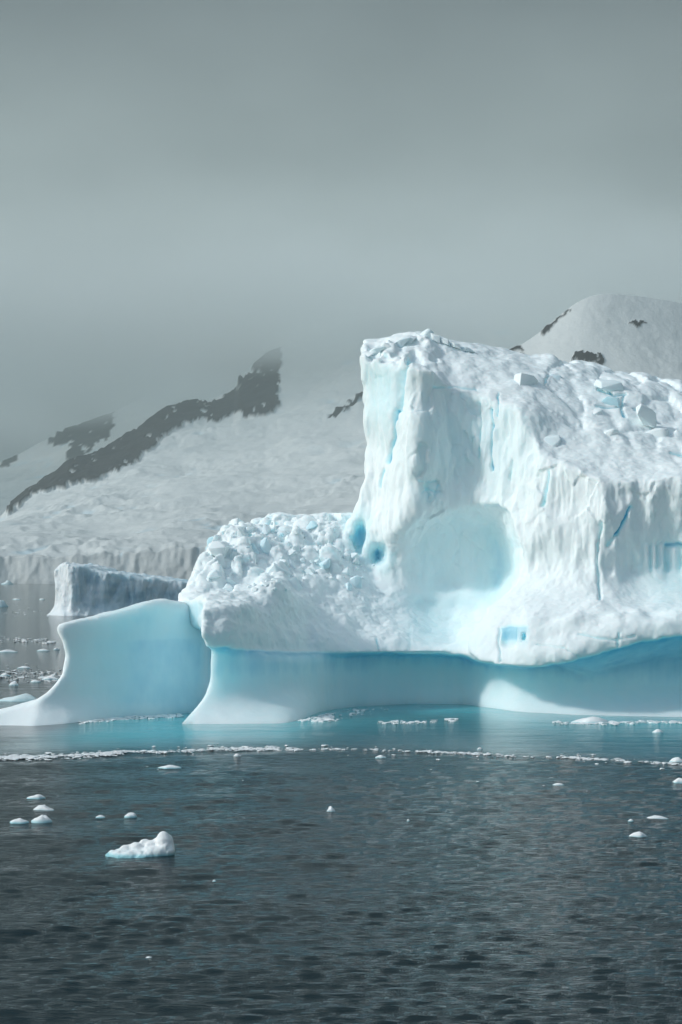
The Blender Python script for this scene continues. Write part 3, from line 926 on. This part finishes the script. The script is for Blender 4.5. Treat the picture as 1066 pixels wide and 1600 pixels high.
# ------------------------------------------------------------------ the grey berg behind the fin
def far_berg():
    h = 0.5
    gx, gy, gz = np.arange(-86, -20, h), np.arange(436, 500, h), np.arange(-2, 18, h)
    x, y, z = gx[:, None, None], gy[None, :, None], gz[None, None, :]
    x2, z2 = gx[:, None], gz[None, :]
    yf = 441.5 + 0.65 * np.maximum(-73.5 - x2, 0) + 0.62 * np.maximum(x2 + 73.5, 0)
    yf = yf - 2.8 * np.clip(1 - z2 / 4.0, 0, 1) ** 2 + 0.10 * z2 + 1.5 * fbm(x2 * 0.22, 0.5, z2 * 0.07, 4, 601) + 0.8 * ridged(x2 * 0.3, 0.5, z2 * 0.1, 2, 603)
    top = interp(gx, [(-82, 11.5), (-79, 12.6), (-76, 14.3), (-72, 13.9), (-66, 11.8), (-58, 10.9), (-50, 9.6), (-40, 9), (-20, 8)])[:, None] + 0.9 * fbm(gx[:, None] * 0.25, gy[None, :] * 0.15, 0.2, 4, 605)
    xl = interp(gz, [(-2, -82), (0, -80.6), (1.5, -80.0), (3, -79.2), (7, -79.0), (11, -79.6), (14, -79.8), (18, -79)])[None, None, :]
    f = smin((y - yf[:, None, :]) * 0.8, top[:, :, None] - z, 0.6)
    f = smin(f, x - xl - 0.2 * (y - 445), 0.6)
    f = smin(f, 492 - y + 0 * x, 2)
    f = smin(f, -24 - x, 2)
    V, Q = surface_nets(f.astype(np.float32), (gx[0], gy[0], gz[0]), h)
    V, Q = smooth_subdiv(V, Q, 1)
    N = vnormals(V, Q)
    X, Y, Z = V.T
    d = 0.35 * fbm(X * .5, Y * .5, Z * .25, 4, 611) + 0.3 * (ridged(X * .6, Y * .6, Z * .15, 3, 613) - .8) * ss(.6, .2, N[:, 2])
    V = V + N * d[:, None]
    base = np.array([-60.0, 460.0, 0])
    me = mesh_np('grey_iceberg', V - base, Q)
    blue = np.clip(0.2 + 0.5 * fbm(X * .12, Y * .12, Z * .3, 3, 617) + 0.25 * ss(-74, -70, X), 0, 1) * ss(-76, -71, X)  # sunlit left end and shaded wall are put into the colour
    fattr(me, 'blue', blue)
    o = obj('grey_iceberg', me, M_FAR_ICE)
    o.location = base
    o['label'] = 'smaller blue-grey iceberg with pale left end standing behind the fin'
    o['category'] = 'iceberg'
far_berg()

# ------------------------------------------------------------------ water
BRASH = [(-60, 1186), (0, 1185), (60, 1184), (120, 1180), (160, 1178), (190, 1174), (260, 1175), (330, 1171), (420, 1171), (530, 1171), (620, 1173), (700, 1176), (800, 1181), (900, 1185), (1000, 1190), (1066, 1194), (1150, 1200)]
def brash_y(px):
    return WY(interp(px, BRASH))

def water():
    ry = [22.0]
    while ry[-1] < 40000:
        y = ry[-1]
        ry.append(y + (max(0.085, y * 0.0029) if y < 175 else y * 0.013))
    ry = np.array([-60, -30, -5, 10] + ry)
    s = np.concatenate([-np.geomspace(4, 0.26, 30)[:-1], np.linspace(-0.25, 0.25, 620), np.geomspace(0.26, 4, 30)[1:]])
    S, Y = np.meshgrid(s, ry)
    X = S * (Y + 75) * 0.95
    r = np.random.default_rng(5)
    Z = np.zeros_like(X)
    px = CX + X / np.maximum(Y, 1) * F
    wob = 0.6 * fbm(X * 0.12, Y * 0.05, 0.3, 2, 701)
    inside = ss(-1.5, 4.5, Y - brash_y(px) + wob) * ss(175, 150, Y) * ss(-40, -25, X)
    calm = 1 - 0.72 * inside
    gust = 0.78 + 0.7 * fbm(X * 0.05 + 0.04 * Y, Y * 0.035, 0.5, 3, 703)     # patches of rougher and slicker water
    gust = np.clip(gust, 0.25, 1.5) * (0.8 + 0.25 * ss(-12, 6, X))
    cell = np.where(Y < 175, np.maximum(0.085, Y * 0.0029), Y * 0.013)
    for i in range(64):
        lam = 0.27 * (20.0 ** (i / 63.0)) * r.uniform(0.9, 1.1)
        th = r.normal(0, 0.34) - 0.12
        k = 2 * math.pi / lam
        slope = 0.088 * (lam / 0.48) ** (0.1 if lam < 0.48 else -1.25)
        a = slope / k
        fade = ss(2.2, 4.0, lam / cell)
        ph = k * (X * math.sin(th) + Y * math.cos(th)) + r.uniform(0, 6.28) + 0.9 * np.sin(X * r.uniform(.1, .5) + r.uniform(0, 6)) 
        Z += a * fade * np.sin(ph) * (calm if lam < 6 else 1)
    Z = Z * gust
    # long low swell that runs in from the left
    Z += 0.07 * np.sin(2 * math.pi / 9.0 * (Y * 0.93 - X * 0.37) + 0.4) * ss(10, -10, X) * ss(160, 110, Y) * calm
    Z = np.where(Y > 300, 0, Z)
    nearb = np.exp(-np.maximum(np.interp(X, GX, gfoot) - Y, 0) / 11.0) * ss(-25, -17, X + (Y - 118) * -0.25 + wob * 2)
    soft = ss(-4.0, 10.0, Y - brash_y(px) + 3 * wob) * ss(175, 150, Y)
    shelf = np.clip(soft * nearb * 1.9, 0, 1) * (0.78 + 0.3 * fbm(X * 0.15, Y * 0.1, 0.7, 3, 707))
    me = mesh_np('water', np.stack([X, Y, Z], -1).reshape(-1, 3), (lambda i, c: np.stack([i, i + 1, i + c + 1, i + c], 1))((np.arange(X.shape[0] - 1)[:, None] * X.shape[1] + np.arange(X.shape[1] - 1)[None, :]).ravel(), X.shape[1]))
    fattr(me, 'shelf', np.clip(shelf, 0, 1).ravel())
    fattr(me, 'calm', inside.ravel())
    m, n, l, b = new_mat('sea_water')
    at = n.new('ShaderNodeAttribute')
    at.attribute_name = 'shelf'
    ac = n.new('ShaderNodeAttribute')
    ac.attribute_name = 'calm'
    mx = n.new('ShaderNodeMixRGB')
    mx.inputs['Color1'].default_value = (0.002, 0.016, 0.022, 1)
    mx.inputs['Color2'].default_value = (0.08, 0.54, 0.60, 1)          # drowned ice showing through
    l.new(at.outputs['Fac'], mx.inputs['Fac'])
    l.new(mx.outputs[0], b.inputs['Base Color'])
    b.inputs['IOR'].default_value = 1.333
    b.inputs['Roughness'].default_value = 0.06
    tc = n.new('ShaderNodeTexCoord')
    n1 = noise_node(n, l, 5.0, 5, 0.62, tc.outputs['Object'], (0.42, 1.0, 1.0))
    n2 = noise_node(n, l, 0.6, 3, 0.5, tc.outputs['Object'], (0.3, 1.0, 1.0))
    b1 = n.new('ShaderNodeBump')
    b1.inputs['Distance'].default_value = 0.10
    st = n.new('ShaderNodeMapRange')
    st.inputs['To Min'].default_value = 1.0
    st.inputs['To Max'].default_value = 0.22
    l.new(ac.outputs['Fac'], st.inputs['Value'])
    l.new(st.outputs[0], b1.inputs['Strength'])
    l.new(n1.outputs['Fac'], b1.inputs['Height'])
    b2 = n.new('ShaderNodeBump')
    b2.inputs['Distance'].default_value = 0.12
    b2.inputs['Strength'].default_value = 0.4
    l.new(n2.outputs['Fac'], b2.inputs['Height'])
    l.new(b1.outputs[0], b2.inputs['Normal'])
    l.new(b2.outputs[0], b.inputs['Normal'])
    obj('water', me, m, kind='structure', label='dark rippled sea, turquoise along the berg')
water()
print('water', time.time() - T0)

# ------------------------------------------------------------------ floating ice
def floe_mesh(w, h, d, seed, peak=0.5, rough=1.0, blue=0.0):
    """A lump of floating ice with an uneven outline, a blue drowned foot and a snowy top."""
    r = np.random.default_rng(seed)
    na, nr = 26, 7
    a = np.linspace(0, 2 * np.pi, na, endpoint=False)
    out = 1 + 0.4 * vnoise(np.cos(a) * 1.4 + seed, np.sin(a) * 1.4, 0.5, seed) + 0.12 * vnoise(np.cos(a) * 3.5, np.sin(a) * 3.5 + seed, 0.5, seed + 1)
    pk = (peak - 0.5) * w * 0.8
    vs, qs, bl = [], [], []
    for k in range(nr + 2):
        t = 1.0 - max(k - 1, 0) / nr if k else 1.06
        for j in range(na):
            x, y = np.cos(a[j]) * out[j] * w / 2 * t, np.sin(a[j]) * out[j] * d / 2 * t
            bump = math.exp(-((x - pk) / (w * 0.3)) ** 2)
            z = (1 - t ** 5) * h * (0.45 + 0.45 * bump)
            z *= 1 + 0.55 * rough * float(vnoise(np.float64(x * 3.2 / max(w, .1) + seed), np.float64(y * 3.2 / max(d, .1)), np.float64(0.3), seed + 5))
            z += 0.3 * h * rough * float(vnoise(np.float64(x * 9 / w), np.float64(y * 9 / d), np.float64(0.8), seed + 7)) * (1 - t)
            vs.append((x, y, z if k > 1 else (0.10 * h if k == 1 else -0.3 * h)))
            bl.append(0.75 if k == 0 else 0.42 if k == 1 else blue)
    for k in range(nr + 1):
        for j in range(na):
            qs.append((k * na + j, k * na + (j + 1) % na, (k + 1) * na + (j + 1) % na, (k + 1) * na + j))
    me = mesh_np('ice_floe', vs, qs)
    fattr(me, 'blue', bl)
    me.materials.append(M_FLOE)
    return me

FLOES = [  # photo column, row of its water line, width and height in photo pixels, where its peak stands, roughness, group or '', label
    (58, 1247, 30, 6, .6, .6, 'thin flat white floe, uppermost of the pieces floating off the lower left shore'),
    (68, 1267, 36, 10, .4, 1, 'white floe with a small hump, under the thin uppermost floe at the left'),
    (66, 1284, 32, 13, .5, 1.2, 'humped white ice lump touching the flat floe on its left'),
    (30, 1285, 30, 7, .5, .7, 'flat white floe lying left of the humped ice lump'),
    (157, 1277, 15, 4, .5, .5, 'thin white ice sliver between the left cluster and a small knobbly piece'),
    (204, 1276, 20, 8, .8, 1.2, 'small knobbly ice piece with raised right end, above the largest near chunk'),
    (267, 1200, 34, 5, .5, .4, 'long thin white floe just below the left part of the brash band'),
    (371, 1183, 15, 7, .5, 1, 'little white ice lump just below the brash band under the ice pillar'),
    (595, 1184, 18, 5, .5, .6, 'small flat white floe just below the middle of the brash band'),
    (517, 1269, 15, 10, .5, 1.2, 'small pointed white ice lump alone in the middle of the dark water'),
    (873, 1227, 20, 4, .5, .4, 'faint low floe awash in dark water below the right brash band'),
    (1026, 1280, 38, 6, .5, .6, 'long flat white floe above the smooth rounded one near the right edge'),
    (986, 1283, 9, 4, .5, .5, 'tiny ice piece just left of the long flat floe near the right edge'),
    (998, 1308, 32, 11, .5, .4, 'smooth rounded white ice hump, lowest piece near the right edge'),
    (1062, 1223, 24, 9, .6, .8, 'white floe cut off by the right edge below the brash band'),
    (1058, 1191, 28, 9, .5, .7, 'thick white floe lying in the right end of the brash band'),
    (924, 1130, 62, 12, .6, .5, 'large flat-topped white floe close under the overhanging bench'),
    (1029, 1145, 20, 6, .5, .8, 'small white floe between the berg and the right brash band'),
    (335, 1377, 6, 3, .5, .6, 'tiny white ice crumb right of and below the largest near chunk'),
    (233, 1497, 12, 3, .5, .6, 'tiny low ice sliver in the dark water far below the largest near chunk'),
    (63, 1555, 8, 3, .5, .6, 'tiny ice crumb nearest the viewer at lower left'),
    (638, 1283, 6, 4, .5, .6, 'tiny ice crumb right of the pointed lump in mid water'),
    (750, 1171, 10, 4, .5, .6, 'tiny ice piece on the water side of the brash band, mid berg'),
    (12, 1019, 30, 5, .5, .5, 'long thin floe at the left edge, level with the base of the fin rim'),
    (68, 1017, 22, 4, .5, .5, 'thin floe close left of the upper fin wall'),
    (88, 1015, 10, 4, .5, .5, 'small ice piece touching the outline of the fin at the left'),
    (38, 1044, 22, 4, .5, .5, 'thin floe in the middle of the far left water'),
    (78, 1062, 28, 7, .5, 1, 'broken white floe nearest the waist of the fin'),
    (22, 1071, 15, 8, .5, 1, 'small rough ice lump left of the broken floe by the fin'),
    (56, 1066, 18, 5, .5, 1, 'small flat floe between the rough lump and the broken floe by the fin'),
    (8, 1056, 18, 5, .5, 1, 'low rough floe at the left edge, above the turquoise ledge'),
    (30, 1096, 66, 15, .75, .5, 'low turquoise-footed ice ledge with white rim behind the foot of the fin'),
    (2, 948, 22, 15, .5, .8, 'pale blue bergy bit at the left edge, far out on the grey water'),
    (26, 937, 14, 3, .5, .5, 'far thin floe right of the pale blue bergy bit'),
    (66, 937, 10, 3, .5, .5, 'far small floe left of the grey iceberg'),
    (12, 913, 18, 7, .6, .8, 'dark grey bergy bit floating at the foot of the glacier front'),
]
for i, (px, v, w, h, pk, rg, lab) in enumerate(FLOES):
    Y = WY(v)
    m = Y / F
    me = floe_mesh(w * m * 0.92, h * m * 0.8, max(w * m * 0.55, 0.05), 40 + i, pk, rg, 0.25 if i in (31, 32, 35) else 0.0)
    big = w * m > 6
    o = obj('bergy_bit' if big or 'bergy' in lab else 'ice_floe', me)
    o.location = P(px, v, Y + w * m * 0.2)[:2] + (0.0,)
    o['label'] = lab
    o['category'] = 'ice floe'
    o['group'] = 'pieces of floating ice'

def near_growler():
    Y = WY(1336)
    m = Y / F                                       # metres per photo pixel there
    h = 0.04
    gx, gy, gz = np.arange(-1.6, 1.7, h), np.arange(-0.9, 1.0, h), np.arange(-0.25, 1.25, h)
    x, y, z = gx[:, None, None], gy[None, :, None], gz[None, None, :]
    def e(cx, cy, cz, rx, ry, rz):
        return (np.sqrt(((x - cx) / rx) ** 2 + ((y - cy) / ry) ** 2 + ((z - cz) / rz) ** 2) - 1) * -min(rx, ry, rz)
    f = e(-0.1, 0, -0.05, 1.35, 0.75, 0.36)
    for q in ((0.95, 0.0, 0.50, 0.36, 0.34, 0.46), (1.02, -0.05, 0.2, 0.38, 0.45, 0.4), (0.45, 0.05, 0.36, 0.34, 0.3, 0.26), (0.08, 0.1, 0.40, 0.17, 0.2, 0.24), (-0.18, 0.0, 0.28, 0.3, 0.3, 0.25),
              (-0.55, 0, 0.18, 0.34, 0.3, 0.24), (0.25, 0.1, 0.44, 0.12, 0.16, 0.2), (0.62, 0.1, 0.42, 0.14, 0.2, 0.22), (0.6, -0.3, 0.16, 0.5, 0.3, 0.26)):
        f = smax(f, e(*q), 0.07)
    f = f + 0.05 * fbm(x * 3, y * 3, z * 3, 3, 801)
    V, Q = surface_nets(f.astype(np.float32), (gx[0], gy[0], gz[0]), h)
    V, Q = smooth_subdiv(V, Q, 1)
    me = mesh_np('growler', V, Q)
    fattr(me, 'blue', 0.62 * ss(0.20, 0.04, V[:, 2]) + 0.12 * ss(0.5, 0.2, V[:, 2]))
    o = obj('growler', me, M_FLOE)
    o.location = P(220, 1336, Y)[:2] + (0.0,)
    o.scale = (104 * m / 2.7,) * 3
    o['label'] = 'largest near ice chunk, white and knobbly with tall right end and blue foot'
    o['category'] = 'ice floe'
    o['group'] = 'pieces of floating ice'
near_growler()

def brash(name, label, runs, seed):
    """Crumbs of broken ice, too many to count, joined into one."""
    r = np.random.default_rng(seed)
    base = []
    for s in range(6):
        bm = bmesh.new()
        bmesh.ops.create_icosphere(bm, subdivisions=1, radius=0.5)
        rr = random.Random(s + seed)
        for v in bm.verts:
            v.co *= rr.uniform(0.6, 1.2)
        bv = np.array([v.co[:] for v in bm.verts])
        bm.verts.index_update()
        base.append((bv, np.array([[v.index for v in f.verts] for f in bm.faces])))
        bm.free()
    VS, TS, off = [], [], 0
    for pts, n, spread, (s0, s1) in runs:
        p = np.array(pts, float)
        L = np.concatenate([[0], np.cumsum(np.hypot(*np.diff(p, axis=0).T))])
        for _ in range(n):
            t = r.uniform(0, L[-1])
            px, v = np.interp(t, L, p[:, 0]), np.interp(t, L, p[:, 1])
            clump = float(vnoise(np.float64(px * 0.018), np.float64(v * .05), np.float64(0.5), seed + 3)) + 0.6 * float(vnoise(np.float64(px * 0.07), np.float64(v * .1), np.float64(0.5), seed + 4))
            if r.random() > 0.56 + 0.9 * clump:
                continue
            v += r.normal(0, spread)
            Y = WY(max(v, 905))
            X = (px + r.normal(0, 3) - CX) / F * Y
            sz = (s0 + (s1 - s0) * r.random() ** 3)
            bv, bt = base[r.integers(6)]
            a = r.uniform(0, 6.28)
            sc = np.array([sz * r.uniform(1.0, 2.2), sz * r.uniform(0.7, 1.3), sz * r.uniform(0.15, 0.45)])
            q = bv * sc
            q = np.stack([q[:, 0] * math.cos(a) - q[:, 1] * math.sin(a), q[:, 0] * math.sin(a) + q[:, 1] * math.cos(a), q[:, 2]], 1)
            VS.append(q + np.array([X, Y, 0.06 * sz]))
            TS.append(bt + off)
            off += len(bv)
    me = mesh_np(name, np.concatenate(VS), np.concatenate(TS))
    fattr(me, 'blue', np.full(off, 0.06))
    me.set_sharp_from_angle(angle=0.7)
    obj(name, me, M_FLOE, kind='stuff', label=label)

brash('brash_ice', 'band of white brash ice crumbs floating off the berg', [
    (BRASH, 2300, 0.9, (0.07, 0.40)),
    (BRASH, 420, 4.5, (0.06, 0.3)),
    ([(0, 1184), (60, 1183), (120, 1181), (190, 1176)], 500, 1.6, (0.15, 0.5)),
    ([(330, 1171), (420, 1170), (480, 1171)], 260, 1.4, (0.12, 0.5)),
    ([(120, 1128), (180, 1123), (230, 1120), (285, 1118)], 700, 1.6, (0.2, 0.6)),
    ([(470, 1124), (500, 1124), (540, 1124)], 260, 2.0, (0.2, 0.7)),
    ([(500, 1122), (560, 1112), (605, 1107)], 240, 3.0, (0.15, 0.5)),
    ([(590, 1129), (640, 1129), (714, 1125)], 260, 1.1, (0.15, 0.5)),
    ([(860, 1130), (960, 1130), (1020, 1128), (1100, 1130)], 360, 1.1, (0.2, 0.6)),
    ([(-30, 998), (30, 1000), (85, 1003)], 120, 2.0, (0.3, 1.0)),
    ([(-30, 1055), (30, 1052), (100, 1060)], 260, 5.0, (0.2, 0.7)),
    ([(-30, 960), (40, 956), (80, 958)], 50, 5.0, (0.4, 1.2)),
    ([(0, 1230), (300, 1215), (700, 1215), (1066, 1230)], 60, 14.0, (0.06, 0.2)),
], 900)

# ------------------------------------------------------------------ cloud on the mountains, and the air
def volume_box(name, x0, x1, y0, y1, z0, z1, label):
    c = np.array([(x0 + x1) / 2, (y0 + y1) / 2, (z0 + z1) / 2])
    v = np.array([(x, y, z) for x in (x0, x1) for y in (y0, y1) for z in (z0, z1)]) - c
    me = mesh_np(name, v, [(0, 1, 3, 2), (4, 6, 7, 5), (0, 4, 5, 1), (2, 3, 7, 6), (0, 2, 6, 4), (1, 5, 7, 3)], False)
    o = obj(name, me, kind='stuff', label=label)
    o.location = c
    m = bpy.data.materials.new(name)
    m.use_nodes = True
    n, l = m.node_tree.nodes, m.node_tree.links
    n.clear()
    out = n.new('ShaderNodeOutputMaterial')
    pv = n.new('ShaderNodeVolumePrincipled')
    l.new(pv.outputs[0], out.inputs['Volume'])
    me.materials.append(m)
    return o, m, n, l, pv

o, m, n, l, pv = volume_box('haze', -9000, 9000, -300, 9000, -4, 1250, 'thin pale haze over the sea')
pv.inputs['Color'].default_value = (0.80, 0.93, 0.93, 1)
pv.inputs['Density'].default_value = 0.00009
o, m, n, l, pv = volume_box('fog', -6000, 6000, 2750, 8500, 250, 900, 'low grey cloud lying on the mountain tops')
pv.inputs['Color'].default_value = (0.80, 0.845, 0.84, 1)
geo = n.new('ShaderNodeNewGeometry')
sp = n.new('ShaderNodeSeparateXYZ')
l.new(geo.outputs['Position'], sp.inputs[0])
no = noise_node(n, l, 0.0018, 4, 0.55, geo.outputs['Position'], (1, 1, 1.6))
def math_node(op, a, b, c=None):
    q = n.new('ShaderNodeMath')
    q.operation = op
    for i, v in enumerate((a, b, c)):
        if v is None:
            continue
        if isinstance(v, (int, float)):
            q.inputs[i].default_value = v
        else:
            l.new(v, q.inputs[i])
    return q.outputs[0]
def step_node(v, a, b):
    q = n.new('ShaderNodeMapRange')
    q.interpolation_type = 'SMOOTHSTEP'
    q.inputs['From Min'].default_value = a
    q.inputs['From Max'].default_value = b
    l.new(v, q.inputs['Value'])
    return q.outputs[0]
zz = math_node('MULTIPLY_ADD', no.outputs['Fac'], 320.0, sp.outputs['Z'])
den = math_node('MULTIPLY', step_node(zz, 612.0, 830.0), step_node(math_node('MULTIPLY_ADD', no.outputs['Fac'], -420.0, sp.outputs['Z']), 640.0, 390.0))
den = math_node('MULTIPLY', den, step_node(sp.outputs['Y'], 2800.0, 4000.0))
l.new(math_node('MULTIPLY', den, 0.005), pv.inputs['Density'])
print('all', time.time() - T0)
